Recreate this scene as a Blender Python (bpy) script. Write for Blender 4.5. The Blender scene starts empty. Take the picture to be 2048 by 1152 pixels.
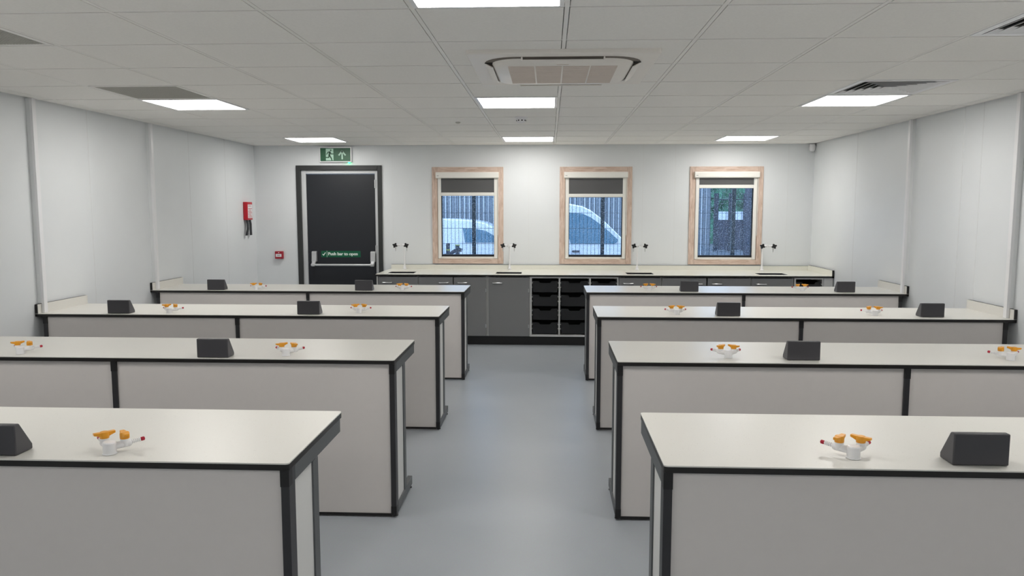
import bpy, bmesh, math, random
from mathutils import Matrix, Vector
random.seed(7)
sc = bpy.context.scene
COL = sc.collection

# ------------------------------------------------------------------ room dimensions (metres)
XL, XR = -3.725, 3.105          # side walls
YB, YF = 6.48, -4.4             # window wall, wall behind the camera
CZ = 2.331                      # ceiling
H = 0.8124                      # bench height
GZ = -0.55                      # yard outside

# ------------------------------------------------------------------ materials
def lin(c):
    return tuple((v/12.92 if v <= .04045 else ((v+.055)/1.055)**2.4) for v in [x/255 for x in c])

def mat(name, rgb, rough=.5, metal=0.0, spec=.5, noise=0.0, nscale=40.0, bump=0.0, bscale=200.0, coat=0.0):
    m = bpy.data.materials.new(name); m.use_nodes = True
    nt = m.node_tree; b = nt.nodes['Principled BSDF']
    col = lin(rgb) + (1,)
    b.inputs['Base Color'].default_value = col
    b.inputs['Roughness'].default_value = rough
    b.inputs['Metallic'].default_value = metal
    b.inputs['Specular IOR Level'].default_value = spec
    if coat: b.inputs['Coat Weight'].default_value = coat
    tc = nt.nodes.new('ShaderNodeTexCoord')
    if noise:
        n = nt.nodes.new('ShaderNodeTexNoise'); n.inputs['Scale'].default_value = nscale; n.inputs['Detail'].default_value = 4
        nt.links.new(tc.outputs['Object'], n.inputs['Vector'])
        r = nt.nodes.new('ShaderNodeValToRGB')
        lo = tuple(max(0, c*(1-noise)) for c in col[:3]) + (1,); hi = tuple(min(1, c*(1+noise)) for c in col[:3]) + (1,)
        r.color_ramp.elements[0].color = lo; r.color_ramp.elements[1].color = hi
        r.color_ramp.elements[0].position = .3; r.color_ramp.elements[1].position = .7
        nt.links.new(n.outputs['Fac'], r.inputs['Fac']); nt.links.new(r.outputs['Color'], b.inputs['Base Color'])
    if bump:
        n2 = nt.nodes.new('ShaderNodeTexNoise'); n2.inputs['Scale'].default_value = bscale
        nt.links.new(tc.outputs['Object'], n2.inputs['Vector'])
        bp = nt.nodes.new('ShaderNodeBump'); bp.inputs['Strength'].default_value = bump; bp.inputs['Distance'].default_value = .002
        nt.links.new(n2.outputs['Fac'], bp.inputs['Height']); nt.links.new(bp.outputs['Normal'], b.inputs['Normal'])
    return m

def emat(name, rgb, strength):
    m = bpy.data.materials.new(name); m.use_nodes = True
    b = m.node_tree.nodes['Principled BSDF']
    b.inputs['Base Color'].default_value = lin(rgb) + (1,)
    b.inputs['Emission Color'].default_value = lin(rgb) + (1,)
    b.inputs['Emission Strength'].default_value = strength
    return m

def speckle_mat(name, rgb, rough):
    m = mat(name, rgb, rough, spec=.5)
    nt = m.node_tree; b = nt.nodes['Principled BSDF']
    tc = nt.nodes.new('ShaderNodeTexCoord')
    base = lin(rgb)
    prev = None
    for sc_, thr, colr in ((55, .09, (204, 201, 191)), (90, .085, (240, 239, 233)), (140, .07, (192, 189, 180))):
        v = nt.nodes.new('ShaderNodeTexVoronoi'); v.inputs['Scale'].default_value = sc_; v.inputs['Randomness'].default_value = 1
        nt.links.new(tc.outputs['Object'], v.inputs['Vector'])
        lt = nt.nodes.new('ShaderNodeMath'); lt.operation = 'LESS_THAN'; lt.inputs[1].default_value = thr
        nt.links.new(v.outputs['Distance'], lt.inputs[0])
        mx = nt.nodes.new('ShaderNodeMix'); mx.data_type = 'RGBA'
        mx.inputs[7].default_value = lin(colr) + (1,)
        if prev is None: mx.inputs[6].default_value = base + (1,)
        else: nt.links.new(prev, mx.inputs[6])
        nt.links.new(lt.outputs[0], mx.inputs[0]); prev = mx.outputs[2]
    nt.links.new(prev, b.inputs['Base Color'])
    return m

def wood_mat(name, sc_=(9, 9, 1.2)):
    m = mat(name, (196, 168, 150), .5)
    nt = m.node_tree; b = nt.nodes['Principled BSDF']
    tc = nt.nodes.new('ShaderNodeTexCoord'); mp = nt.nodes.new('ShaderNodeMapping')
    mp.inputs['Scale'].default_value = sc_
    nt.links.new(tc.outputs['Object'], mp.inputs['Vector'])
    n = nt.nodes.new('ShaderNodeTexNoise'); n.inputs['Scale'].default_value = 7; n.inputs['Detail'].default_value = 6; n.inputs['Distortion'].default_value = .6
    nt.links.new(mp.outputs['Vector'], n.inputs['Vector'])
    r = nt.nodes.new('ShaderNodeValToRGB')
    r.color_ramp.elements[0].color = lin((188, 160, 142)) + (1,); r.color_ramp.elements[0].position = .3
    r.color_ramp.elements[1].color = lin((226, 206, 192)) + (1,); r.color_ramp.elements[1].position = .72
    nt.links.new(n.outputs['Fac'], r.inputs['Fac']); nt.links.new(r.outputs['Color'], b.inputs['Base Color'])
    return m

def floor_mat(name):
    m = mat(name, (140, 146, 150), .3)
    nt = m.node_tree; b = nt.nodes['Principled BSDF']
    tc = nt.nodes.new('ShaderNodeTexCoord')
    n = nt.nodes.new('ShaderNodeTexNoise'); n.inputs['Scale'].default_value = 1.3; n.inputs['Detail'].default_value = 5
    nt.links.new(tc.outputs['Object'], n.inputs['Vector'])
    r = nt.nodes.new('ShaderNodeValToRGB')
    r.color_ramp.elements[0].color = lin((158, 164, 170)) + (1,); r.color_ramp.elements[0].position = .3
    r.color_ramp.elements[1].color = lin((166, 171, 177)) + (1,); r.color_ramp.elements[1].position = .7
    nt.links.new(n.outputs['Fac'], r.inputs['Fac'])
    # fine flecks of the safety vinyl
    n2 = nt.nodes.new('ShaderNodeTexNoise'); n2.inputs['Scale'].default_value = 260; n2.inputs['Detail'].default_value = 1
    nt.links.new(tc.outputs['Object'], n2.inputs['Vector'])
    mx = nt.nodes.new('ShaderNodeMix'); mx.data_type = 'RGBA'; mx.blend_type = 'OVERLAY'; mx.inputs[0].default_value = .12
    nt.links.new(r.outputs['Color'], mx.inputs[6]); nt.links.new(n2.outputs['Color'], mx.inputs[7])
    # scuff marks: stretched noise, only towards the far end of the aisle
    mp = nt.nodes.new('ShaderNodeMapping'); mp.inputs['Scale'].default_value = (1.6, 5.0, 1)
    nt.links.new(tc.outputs['Object'], mp.inputs['Vector'])
    n3 = nt.nodes.new('ShaderNodeTexNoise'); n3.inputs['Scale'].default_value = 1.6; n3.inputs['Detail'].default_value = 6; n3.inputs['Distortion'].default_value = 1.2
    nt.links.new(mp.outputs['Vector'], n3.inputs['Vector'])
    r3 = nt.nodes.new('ShaderNodeValToRGB'); r3.color_ramp.elements[0].position = .66; r3.color_ramp.elements[1].position = .74
    nt.links.new(n3.outputs['Fac'], r3.inputs['Fac'])
    sx = nt.nodes.new('ShaderNodeSeparateXYZ'); nt.links.new(tc.outputs['Object'], sx.inputs[0])
    mr = nt.nodes.new('ShaderNodeMapRange'); mr.inputs[1].default_value = 3.9; mr.inputs[2].default_value = 4.6; mr.inputs[4].default_value = .35
    nt.links.new(sx.outputs[1], mr.inputs[0])
    ml = nt.nodes.new('ShaderNodeMath'); ml.operation = 'MULTIPLY'
    nt.links.new(r3.outputs['Color'], ml.inputs[0]); nt.links.new(mr.outputs[0], ml.inputs[1])
    mx2 = nt.nodes.new('ShaderNodeMix'); mx2.data_type = 'RGBA'; mx2.inputs[7].default_value = lin((92, 96, 98)) + (1,)
    nt.links.new(ml.outputs[0], mx2.inputs[0]); nt.links.new(mx.outputs[2], mx2.inputs[6])
    nt.links.new(mx2.outputs[2], b.inputs['Base Color'])
    rr = nt.nodes.new('ShaderNodeMapRange'); rr.inputs[3].default_value = .3; rr.inputs[4].default_value = .42
    nt.links.new(n.outputs['Fac'], rr.inputs[0]); nt.links.new(rr.outputs[0], b.inputs['Roughness'])
    bp = nt.nodes.new('ShaderNodeBump'); bp.inputs['Strength'].default_value = .05; bp.inputs['Distance'].default_value = .001
    nt.links.new(n2.outputs['Fac'], bp.inputs['Height']); nt.links.new(bp.outputs['Normal'], b.inputs['Normal'])
    return m

def glass_mat(name):
    m = bpy.data.materials.new(name); m.use_nodes = True
    nt = m.node_tree; nt.nodes.clear()
    out = nt.nodes.new('ShaderNodeOutputMaterial')
    tr = nt.nodes.new('ShaderNodeBsdfTransparent'); tr.inputs[0].default_value = (.80, .86, .90, 1)
    gl = nt.nodes.new('ShaderNodeBsdfGlossy'); gl.inputs['Roughness'].default_value = .02
    fr = nt.nodes.new('ShaderNodeFresnel'); fr.inputs[0].default_value = 1.5
    mx = nt.nodes.new('ShaderNodeMixShader')
    nt.links.new(fr.outputs[0], mx.inputs[0]); nt.links.new(tr.outputs[0], mx.inputs[1]); nt.links.new(gl.outputs[0], mx.inputs[2])
    # rain drops clinging to the outside: small spots that scatter daylight
    tc = nt.nodes.new('ShaderNodeTexCoord')
    v = nt.nodes.new('ShaderNodeTexNoise'); v.inputs['Scale'].default_value = 85; v.inputs['Detail'].default_value = 2
    nt.links.new(tc.outputs['Object'], v.inputs['Vector'])
    r = nt.nodes.new('ShaderNodeValToRGB'); r.color_ramp.elements[0].position = .56; r.color_ramp.elements[1].position = .66
    r.color_ramp.elements[1].color = (.30, .30, .30, 1)
    nt.links.new(v.outputs['Fac'], r.inputs['Fac'])
    tl = nt.nodes.new('ShaderNodeBsdfTranslucent'); tl.inputs[0].default_value = (.8, .9, 1, 1)
    mx2 = nt.nodes.new('ShaderNodeMixShader')
    nt.links.new(r.outputs['Color'], mx2.inputs[0]); nt.links.new(mx.outputs[0], mx2.inputs[1]); nt.links.new(tl.outputs[0], mx2.inputs[2])
    nt.links.new(mx2.outputs[0], out.inputs[0])
    return m

M = dict(
    wall=mat('wall_board', (226, 229, 231), .42, noise=.012, nscale=3),
    joint=mat('joint_strip', (230, 232, 233), .25),
    ceil=mat('mineral_fibre', (245, 243, 239), .9, spec=.2, noise=.02, nscale=90),
    tee=mat('tee_white', (242, 240, 236), .45),
    gap=mat('ceiling_gap', (70, 70, 68), .9),
    floor=floor_mat('vinyl_floor'),
    top=speckle_mat('speckled_laminate', (223, 221, 215), .33),
    counter=speckle_mat('speckled_cream', (229, 228, 218), .22),
    black=mat('black_edge', (24, 22, 21), .4),
    frame=mat('charcoal_steel', (84, 87, 89), .45, noise=.03, nscale=300),
    leg=mat('dark_steel', (46, 46, 49), .42),
    cap=mat('black_plastic_cap', (22, 22, 23), .5),
    panel=mat('grey_laminate', (217, 212, 209), .5, noise=.008, nscale=30),
    side=mat('pale_laminate', (220, 220, 218), .5),
    socket=mat('charcoal_powder_coat', (67, 66, 70), .42, bump=.05, bscale=600),
    white=mat('white_plastic', (236, 236, 238), .3),
    orange=mat('orange_plastic', (236, 162, 40), .35),
    red=mat('red_plastic', (176, 20, 50), .4),
    wood=wood_mat('pale_oak'), woodh=wood_mat('pale_oak_across', (1.2, 9, 9)),
    upvc=mat('white_upvc', (238, 236, 230), .35),
    fabric=mat('blind_fabric', (92, 92, 93), .85, bump=.1, bscale=900),
    gasket=mat('rubber_gasket', (14, 18, 26), .5),
    glass=glass_mat('wet_glass'),
    dframe=mat('door_surround', (46, 48, 48), .5),
    dmetal=mat('door_frame_grey', (206, 208, 210), .4),
    dleaf=mat('door_leaf_dark', (30, 33, 39), .42),
    chrome=mat('brushed_steel', (205, 206, 208), .28, metal=1.0),
    silver=mat('silver_paint', (196, 198, 200), .32, metal=.35),
    green=mat('sign_green', (2, 92, 62), .35),
    greenx=mat('exit_green', (2, 84, 50), .4),
    pale=mat('sign_pale', (178, 216, 196), .4),
    text=mat('sign_white', (236, 244, 238), .5),
    door=mat('cabinet_grey', (136, 136, 137), .45, noise=.01, nscale=20),
    carcass=mat('carcass_grey', (205, 205, 204), .5),
    tray=mat('black_tray', (27, 28, 31), .45),
    grille=mat('grille_grey', (196, 194, 187), .6),
    acw=mat('cassette_white', (242, 237, 230), .4),
    acg=mat('cassette_grille', (224, 212, 202), .6),
    dark=mat('dark_slot', (40, 38, 36), .8), slot=mat('slot_brown', (120, 112, 104), .8),
    fbred=mat('blanket_red', (190, 14, 36), .35),
    cpred=mat('call_point_red', (164, 28, 46), .4),
    light=emat('lamp_diffuser', (255, 252, 247), 11.0), rear=emat('lamp_diffuser_rear', (255, 252, 247), 8.5),
    led=emat('green_led', (40, 255, 150), 6.0),
    vanw=mat('van_white', (214, 216, 220), .3, coat=.4),
    vang=mat('van_glass', (84, 118, 136), .08),
    tyre=mat('tyre', (25, 25, 26), .8),
    rib=mat('pale_rib', (212, 214, 216), .6), corr=mat('corrugated_steel', (120, 128, 136), .5, noise=.06, nscale=6),
    fence=mat('fence_green', (34, 52, 60), .5),
    tarmac=mat('tarmac', (70, 76, 84), .8, noise=.1, nscale=20),
    shed=mat('shed_dark', (56, 58, 72), .6, noise=.05, nscale=4),
    gate=mat('gate_dark', (40, 46, 58), .6),
    hedge=mat('hedge_green', (60, 110, 84), .9, noise=.3, nscale=5),
    mesh=mat('white_mesh', (220, 226, 236), .6),
    valve=mat('valve_grey', (84, 84, 96), .5),
    yellow=mat('valve_yellow', (206, 210, 96), .5),
)

# ------------------------------------------------------------------ mesh builder
class MB:
    def __init__(s): s.v = []; s.f = []; s.m = []; s.cur = 0
    def add(s, vs, fs):
        o = len(s.v); s.v += [tuple(v) for v in vs]
        for f in fs: s.f.append(tuple(i+o for i in f)); s.m.append(s.cur)
        return s
    def box(s, x0, x1, y0, y1, z0, z1):
        x0, x1 = sorted((x0, x1)); y0, y1 = sorted((y0, y1)); z0, z1 = sorted((z0, z1))
        return s.add([(x0,y0,z0),(x1,y0,z0),(x1,y1,z0),(x0,y1,z0),(x0,y0,z1),(x1,y0,z1),(x1,y1,z1),(x0,y1,z1)],
                     [(0,3,2,1),(4,5,6,7),(0,1,5,4),(1,2,6,5),(2,3,7,6),(3,0,4,7)])
    def prism(s, poly, a0, a1, axis='z'):
        # poly: list of 2-D points; axis z -> (x,y), y -> (x,z), x -> (y,z)
        def mk(p, a): return {'z': (p[0], p[1], a), 'y': (p[0], a, p[1]), 'x': (a, p[0], p[1])}[axis]
        n = len(poly)
        ar = sum(poly[i][0]*poly[(i+1) % n][1]-poly[(i+1) % n][0]*poly[i][1] for i in range(n))
        flip = (ar < 0) ^ (axis == 'y')
        if flip: poly = poly[::-1]
        if a0 > a1: a0, a1 = a1, a0
        vs = [mk(p, a0) for p in poly]+[mk(p, a1) for p in poly]
        fs = [tuple(range(n))[::-1], tuple(range(n, 2*n))]+[(i, (i+1) % n, n+(i+1) % n, n+i) for i in range(n)]
        return s.add(vs, fs)
    def cone(s, p0, p1, r0, r1=None, n=20, cap=True):
        r1 = r0 if r1 is None else r1
        p0, p1 = Vector(p0), Vector(p1); d = (p1-p0).normalized()
        a = d.orthogonal().normalized(); b = d.cross(a)
        vs = []
        for p, r in ((p0, r0), (p1, r1)):
            for i in range(n):
                t = 2*math.pi*i/n; vs.append(p+a*math.cos(t)*r+b*math.sin(t)*r)
        fs = [(i, (i+1) % n, n+(i+1) % n, n+i) for i in range(n)]
        if cap: fs += [tuple(range(n))[::-1], tuple(range(n, 2*n))]
        return s.add(vs, fs)
    def rev(s, p0, d, prof, n=20):
        # surface of revolution about the axis p0 + t*d; prof = [(t, r)]
        p0, d = Vector(p0), Vector(d).normalized()
        a = d.orthogonal().normalized(); b = d.cross(a); vs = []; fs = []
        for t, r in prof:
            for i in range(n):
                an = 2*math.pi*i/n; vs.append(p0+d*t+(a*math.cos(an)+b*math.sin(an))*r)
        for k in range(len(prof)-1):
            for i in range(n): fs.append((k*n+i, k*n+(i+1) % n, (k+1)*n+(i+1) % n, (k+1)*n+i))
        fs.append(tuple(range(n))[::-1]); fs.append(tuple(range((len(prof)-1)*n, len(prof)*n)))
        return s.add(vs, fs)
    def tube(s, path, r, n=12):
        path = [Vector(p) for p in path]; vs = []; fs = []; prev = None
        for k, p in enumerate(path):
            d = (path[min(k+1, len(path)-1)]-path[max(k-1, 0)]).normalized()
            a = d.orthogonal().normalized() if prev is None else (prev-d*prev.dot(d)).normalized()
            prev = a; b = d.cross(a); rr = r[k] if isinstance(r, (list, tuple)) else r
            for i in range(n):
                t = 2*math.pi*i/n; vs.append(p+a*math.cos(t)*rr+b*math.sin(t)*rr)
        for k in range(len(path)-1):
            for i in range(n): fs.append((k*n+i, k*n+(i+1) % n, (k+1)*n+(i+1) % n, (k+1)*n+i))
        fs.append(tuple(range(n))[::-1]); fs.append(tuple(range((len(path)-1)*n, len(path)*n)))
        return s.add(vs, fs)
    def build(s, name, material, parent=None, bevel=0, smooth=True, label=None):
        me = bpy.data.meshes.new(name); me.from_pydata(s.v, [], s.f)
        mats = material if isinstance(material, (list, tuple)) else [material]
        for m in mats: me.materials.append(M[m])
        me.polygons.foreach_set('material_index', s.m)
        if smooth:
            me.polygons.foreach_set('use_smooth', [True]*len(me.polygons)); me.set_sharp_from_angle(angle=math.radians(35))
        me.update()
        o = bpy.data.objects.new(name, me); COL.objects.link(o)
        if parent: o.parent = parent
        if bevel:
            b = o.modifiers.new('edge', 'BEVEL'); b.width = bevel; b.segments = 2; b.limit_method = 'ANGLE'; b.angle_limit = math.radians(40)
        if label: o['label'] = label
        return o

def B(*a): return MB().box(*a)
def boxes(*bs):
    m = MB()
    for b in bs: m.box(*b)
    return m
def rrect(x0, x1, y0, y1, r, n=4, corners=(1,1,1,1)):
    pts = []
    for k, (cx, cy, a0) in enumerate(((x1-r, y1-r, 0), (x0+r, y1-r, 90), (x0+r, y0+r, 180), (x1-r, y0+r, 270))):
        if corners[k]:
            for i in range(n+1):
                t = math.radians(a0+90*i/n); pts.append((cx+r*math.cos(t), cy+r*math.sin(t)))
        else: pts.append((cx+(r if a0 in (0, 270) else -r), cy+(r if a0 in (0, 90) else -r)))
    return pts
def tag(o, label, cat=None, group=None, kind=None):
    o['label'] = label
    if cat: o['category'] = cat
    if group: o['group'] = group
    if kind: o['kind'] = kind
    return o
def empty(name, loc=(0,0,0), rz=0):
    o = bpy.data.objects.new(name, None); COL.objects.link(o); o.location = loc; o.rotation_euler = (0,0,rz)
    o.empty_display_size = .1
    return o
def dup(o, parent=None, loc=None, rz=None):
    c = o.copy(); COL.objects.link(c)
    if parent is not None: c.parent = parent
    if loc is not None: c.location = loc
    if rz is not None: c.rotation_euler = (0,0,rz)
    for ch in list(o.children): dup(ch, c)
    return c
def text_mesh(name, body, size, loc, material, parent, bold=0.0, xscale=1.0, align='LEFT'):
    cu = bpy.data.curves.new(name, 'FONT'); cu.body = body; cu.size = size; cu.extrude = .0006; cu.align_x = align
    t = bpy.data.objects.new(name+'_tmp', cu); COL.objects.link(t)
    dg = bpy.context.evaluated_depsgraph_get()
    me = bpy.data.meshes.new_from_object(t.evaluated_get(dg)); me.name = name
    bpy.data.objects.remove(t); bpy.data.curves.remove(cu)
    
    if bold:
        bm = bmesh.new()
        for k, dx in enumerate((-bold, 0, bold, 2*bold)):
            b2 = me.copy(); b2.transform(Matrix.Translation((dx, 0, k*.00015))); bm.from_mesh(b2); bpy.data.meshes.remove(b2)
        bm.to_mesh(me); bm.free()
    me.transform(Matrix.Translation(loc) @ Matrix.Rotation(math.pi/2, 4, 'X') @ Matrix.Diagonal((xscale, 1, 1, 1)))
    me.materials.clear(); me.materials.append(M[material])
    o = bpy.data.objects.new(name, me); COL.objects.link(o); o.parent = parent
    return o

def back(x, z):   # measured on the plane y=6.42, moved onto the window wall
    k = (YB+3.0693)/(6.42+3.0693); return (-.0649+(x+.0649)*k, 1.5608+(z-1.5608)*k)

# ------------------------------------------------------------------ shell
tag(B(XL-.2, XR+.2, YF-.2, YB+.2, -.15, 0).build('floor', 'floor'), 'blue-grey vinyl floor with faint scuffs in the aisle', 'floor', kind='structure')

WIN = [-1.066, .501, 2.071]
WHO, WZ0, WZ1 = .439, .878, 2.063       # timber surround half width, bottom, top
WHI = .372                              # white frame half width
DX0, DX1 = back(-3.178, 0)[0], back(-2.114, 0)[0]
DZ = 2.086
holes = [(DX0+.01, DX1-.01, 0, DZ-.01)]+[(c-WHI-.012, c+WHI+.012, .935, 2.0) for c in WIN]
w = MB()
xs = sorted({XL-.2, XR+.2, *[h[0] for h in holes], *[h[1] for h in holes]})
for a, b_ in zip(xs, xs[1:]):
    mid = (a+b_)/2; h = [q for q in holes if q[0] < mid < q[1]]
    if not h: w.box(a, b_, YB, YB+.2, 0, CZ+.25)
    else:
        q = h[0]
        if q[2] > 0: w.box(a, b_, YB, YB+.2, 0, q[2])
        w.box(a, b_, YB, YB+.2, q[3], CZ+.25)
wb = tag(w.build('wall_back', 'wall', smooth=False), 'white panelled window wall with door and three windows', 'wall', kind='structure')
boxes((1.066, 1.074, YB-.001, YB, .9, CZ), (1.452, 1.460, YB-.001, YB, .9, CZ), (-2.0, -1.994, YB-.001, YB, .9, CZ), (-.32, -.314, YB-.001, YB, .9, CZ), (2.80,2.806,YB-.001, YB, .9, CZ)).build('joint_strip', 'joint', wb, smooth=False)
wl = tag(B(XL-.2, XL, YF, YB, 0, CZ+.25).build('wall_left', 'wall', smooth=False), 'white panelled wall on the door side of the room', 'wall', kind='structure')
boxes(*[(XL, XL+.001, y, y+.008, 0, CZ) for y in (-1.6, -.4, .8, 1.7, 2.99, 4.72, 5.6)]).build('joint_strip', 'joint', wl, smooth=False)
wr = tag(B(XR, XR+.2, YF, YB, 0, CZ+.25).build('wall_right', 'wall', smooth=False), 'white panelled wall on the side away from the door', 'wall', kind='structure')
boxes(*[(XR-.001, XR, y, y+.008, 0, CZ) for y in (-1.6, -.4, .8, 1.7, 2.84, 3.1, 5.17)]).build('joint_strip', 'joint', wr, smooth=False)
tag(B(XL-.2, XR+.2, YF-.2, YF, 0, CZ+.25).build('wall_front', 'wall', smooth=False), 'plain white wall behind the viewer', 'wall', kind='structure')

# suspended ceiling: backing, tiles in a tee grid
G = .6; TW = .009; GAP = .0034
lights = [(i, j) for j in (9, 4, -1, -6) for i in (-1, -5, 3)]
vents = [(-5, 3), (-5, 0)]; diffs = [(3, 3), (3, 0)]
skip = set(lights+vents+diffs)
ce = tag(B(XL-.2, XR+.2, YF-.2, YB+.2, CZ+.02, CZ+.25).build('ceiling', 'gap', smooth=False), 'suspended ceiling of pale grey mineral tiles in a tee grid', 'ceiling', kind='structure')
tl = MB()
for i in range(-7, 6):
    for j in range(-8, 11):
        if (i, j) in skip: continue
        x0, x1 = max(i*G+TW+GAP, XL+.02), min((i+1)*G-TW-GAP, XR-.02)
        y0, y1 = max(j*G+TW+GAP, YF+.02), min((j+1)*G-TW-GAP, YB-.02)
        if x1-x0 < .03 or y1-y0 < .03: continue
        tl.box(x0, x1, y0, y1, CZ-.001, CZ+.02)
tl.build('tile_field', 'ceil', ce, smooth=False)
tg = MB()
for i in range(-6, 6): tg.box(i*G-TW, i*G+TW, YF, YB, CZ-.0006, CZ+.02)
for j in range(-7, 11): tg.box(XL, XR, j*G-TW, j*G+TW, CZ+.0005, CZ+.02)
tg.build('tee_grid', 'tee', ce, smooth=False)
tr = boxes((XL, XL+.004, YF, YB, CZ+.002, CZ+.02), (XR-.004, XR, YF, YB, CZ+.002, CZ+.02), (XL, XR, YB-.012, YB, CZ-.001, CZ+.02))
tr.build('wall_angle', 'tee', ce, smooth=False)

# ceiling lights
def make_light(dm='light'):
    r = empty('ceiling_light')
    boxes((.012, .588, .012, .03, -.006, .012), (.012, .588, .57, .588, -.006, .012), (.012, .03, .03, .57, -.006, .012), (.57, .588, .03, .57, -.006, .012)).build('frame', 'white', r)
    B(.03, .57, .03, .57, -.004, .010).build('diffuser', dm, r)
    return r
lab_l = {(-1, 9): 'lit square ceiling panel near the window wall, straight above the tray unit', (-5, 9): 'lit square ceiling panel in front of the exit sign',
         (3, 9): 'lit square ceiling panel near the window wall by the corner sensor', (-1, 4): 'lit square ceiling panel between the air conditioner and smoke detector',
         (-5, 4): 'lit square ceiling panel behind the grey return grille', (3, 4): 'lit square ceiling panel behind the louvred diffuser',
         (-1, -1): 'largest lit ceiling panel, cut by the top edge in front of the air conditioner'}
pl = None
for (i, j) in lights:
    o = make_light('rear') if j == -6 else (make_light() if pl is None else dup(pl))
    pl = pl or o
    o.location = (i*G, j*G, CZ)
    tag(o, lab_l.get((i, j), 'lit ceiling panel above or behind the viewer, out of the picture'), 'ceiling light', 'square ceiling light panels')

# grey return grilles
def make_grille():
    r = empty('return_grille')
    boxes((.01, .59, .01, .034, -.004, .014), (.01, .59, .566, .59, -.004, .014), (.01, .034, .034, .566, -.004, .014), (.566, .59, .034, .566, -.004, .014)).build('frame', 'tee', r, bevel=.001)
    m = MB()
    for k in range(36):
        t = .034+.532*(k+.5)/36
        m.box(t-.0018, t+.0018, .034, .566, -.002, .012); m.box(.034, .566, t-.0018, t+.0018, -.002, .012)
    m.box(.03, .57, .03, .57, .010, .016)
    m.build('egg_crate', 'grille', r, smooth=False)
    return r
g0 = make_grille(); g0.location = (-5*G, 3*G, CZ); tag(g0, 'dark grey return air grille beside the lit panel, further from the viewer', 'vent', 'return grilles')
g1 = dup(g0, loc=(-5*G, 0, CZ)); tag(g1, 'dark grey return air grille nearer the viewer, cut by the picture edge', 'vent', 'return grilles')

# four-way louvred diffusers
def make_diffuser():
    r = empty('ceiling_diffuser'); c = .3
    f = MB(); lo, hi = .01, .59
    f.box(lo, hi, lo, .045, -.003, .014); f.box(lo, hi, .555, hi, -.003, .014); f.box(lo, .045, .045, .555, -.003, .014); f.box(.555, hi, .045, .555, -.003, .014)
    f.build('frame', 'white', r, bevel=.001)
    B(.04, .56, .04, .56, .013, .017).build('throat', 'dark', r)
    for k in range(6):
        a = .250-.041*k; b_ = a-.030                     # outer (low) and inner (high) half sizes
        m = MB(); vs = []
        for s_, z in ((a, -.004), (a-.004, -.004), (b_, .012), (b_+.004, .012)):
            vs += [(c-s_, c-s_, z), (c+s_, c-s_, z), (c+s_, c+s_, z), (c-s_, c+s_, z)]
        fs = []
        for q in range(4):
            for e in range(4): fs.append((q*4+e, q*4+(e+1) % 4, ((q+1) % 4)*4+(e+1) % 4, ((q+1) % 4)*4+e))
        m.add(vs, fs); m.build('louvre', 'white', r, smooth=False)
    return r
d0 = make_diffuser(); d0.location = (3*G, 3*G, CZ); tag(d0, 'white four-way louvred diffuser beside the lit panel', 'vent', 'louvred ceiling diffusers')
d1 = dup(d0, loc=(3*G, 0, CZ)); tag(d1, 'white four-way louvred diffuser nearest the viewer, cut by the picture edge', 'vent', 'louvred ceiling diffusers')

# ceiling cassette air conditioner
ac = empty('air_conditioner', (0, 1.275, CZ)); tag(ac, 'white ceiling cassette air conditioner with curved slots and square grille', 'air conditioner')
MB().prism(rrect(-.478, .478, -.478, .478, .02), -.022, .004).build('panel', 'acw', ac, bevel=.006)
MB().prism(rrect(-.402, .402, -.402, .402, .17, 8), -.0235, -.0205).build('air_slot', 'slot', ac)
o = MB()
def ring(o, outs):
    n = len(outs[0][0]); vs = []
    for poly, z in outs: vs += [(x, y, z) for x, y in poly]
    fs = [(k*n+i, k*n+(i+1) % n, (k+1)*n+(i+1) % n, (k+1)*n+i) for k in range(len(outs)-1) for i in range(n)]
    fs.append(tuple(range((len(outs)-1)*n, len(outs)*n)))
    o.add(vs, [f[::-1] for f in fs]); return o
ring(o, [(rrect(-.366, .366, -.362, .362, .14, 8), -.0235), (rrect(-.361, .361, -.350, .350, .14, 8), -.034), (rrect(-.345, .345, -.328, .335, .13, 8), -.044)]).build('centre_cover', 'acw', ac)
gr = MB()
gx = .285
for k in range(4):
    a = -gx+k*2*gx/4+.004; b_ = -gx+(k+1)*2*gx/4-.004
    for q in range(26):
        y = -.27+.54*(q+.5)/26; gr.box(a, b_, y-.006, y+.006, -.047, -.043)
gr.build('intake_grille', 'acg', ac, smooth=False)
for ang in (1, 2, 3):
    m = MB(); rot = Matrix.Rotation(ang*math.pi/2, 4, 'Z')
    pts = []
    for s_, t, z in ((-.24, -.402, -.026), (.24, -.402, -.026), (.24, -.362, -.047), (-.24, -.362, -.047), (-.24, -.402, -.022), (.24, -.402, -.022), (.24, -.360, -.043), (-.24, -.360, -.043)):
        pts.append(rot @ Vector((s_, t, z)))
    m.add(pts, [(0,1,2,3), (7,6,5,4), (0,4,5,1), (1,5,6,2), (2,6,7,3), (3,7,4,0)])
    m.build('air_flap', 'acw', ac, smooth=False)
    if ang != 2:
        for sg in (-1, 1):
            q = [rot @ Vector((sg*p[0], p[1], p[2])) for p in ((.24, -.404, -.0245), (.272, -.398, -.0245), (.272, -.360, -.026), (.24, -.362, -.026))]
            MB().add(q, [(0, 1, 2, 3) if sg > 0 else (3, 2, 1, 0)]).build('flap_gap', 'dark', ac, smooth=False)
nf = MB(); nf.add([(-.21, -.399, -.024), (.21, -.399, -.024), (.21, -.372, -.030), (-.21, -.372, -.030)], [(0, 1, 2, 3), (3, 2, 1, 0)]); nf.build('air_flap', 'slot', ac, smooth=False)
for sx in (-1, 1): B(sx*.205-.004, sx*.205+.004, -.402, -.366, -.036, -.022).build('slot_divider', 'acw', ac)
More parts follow.
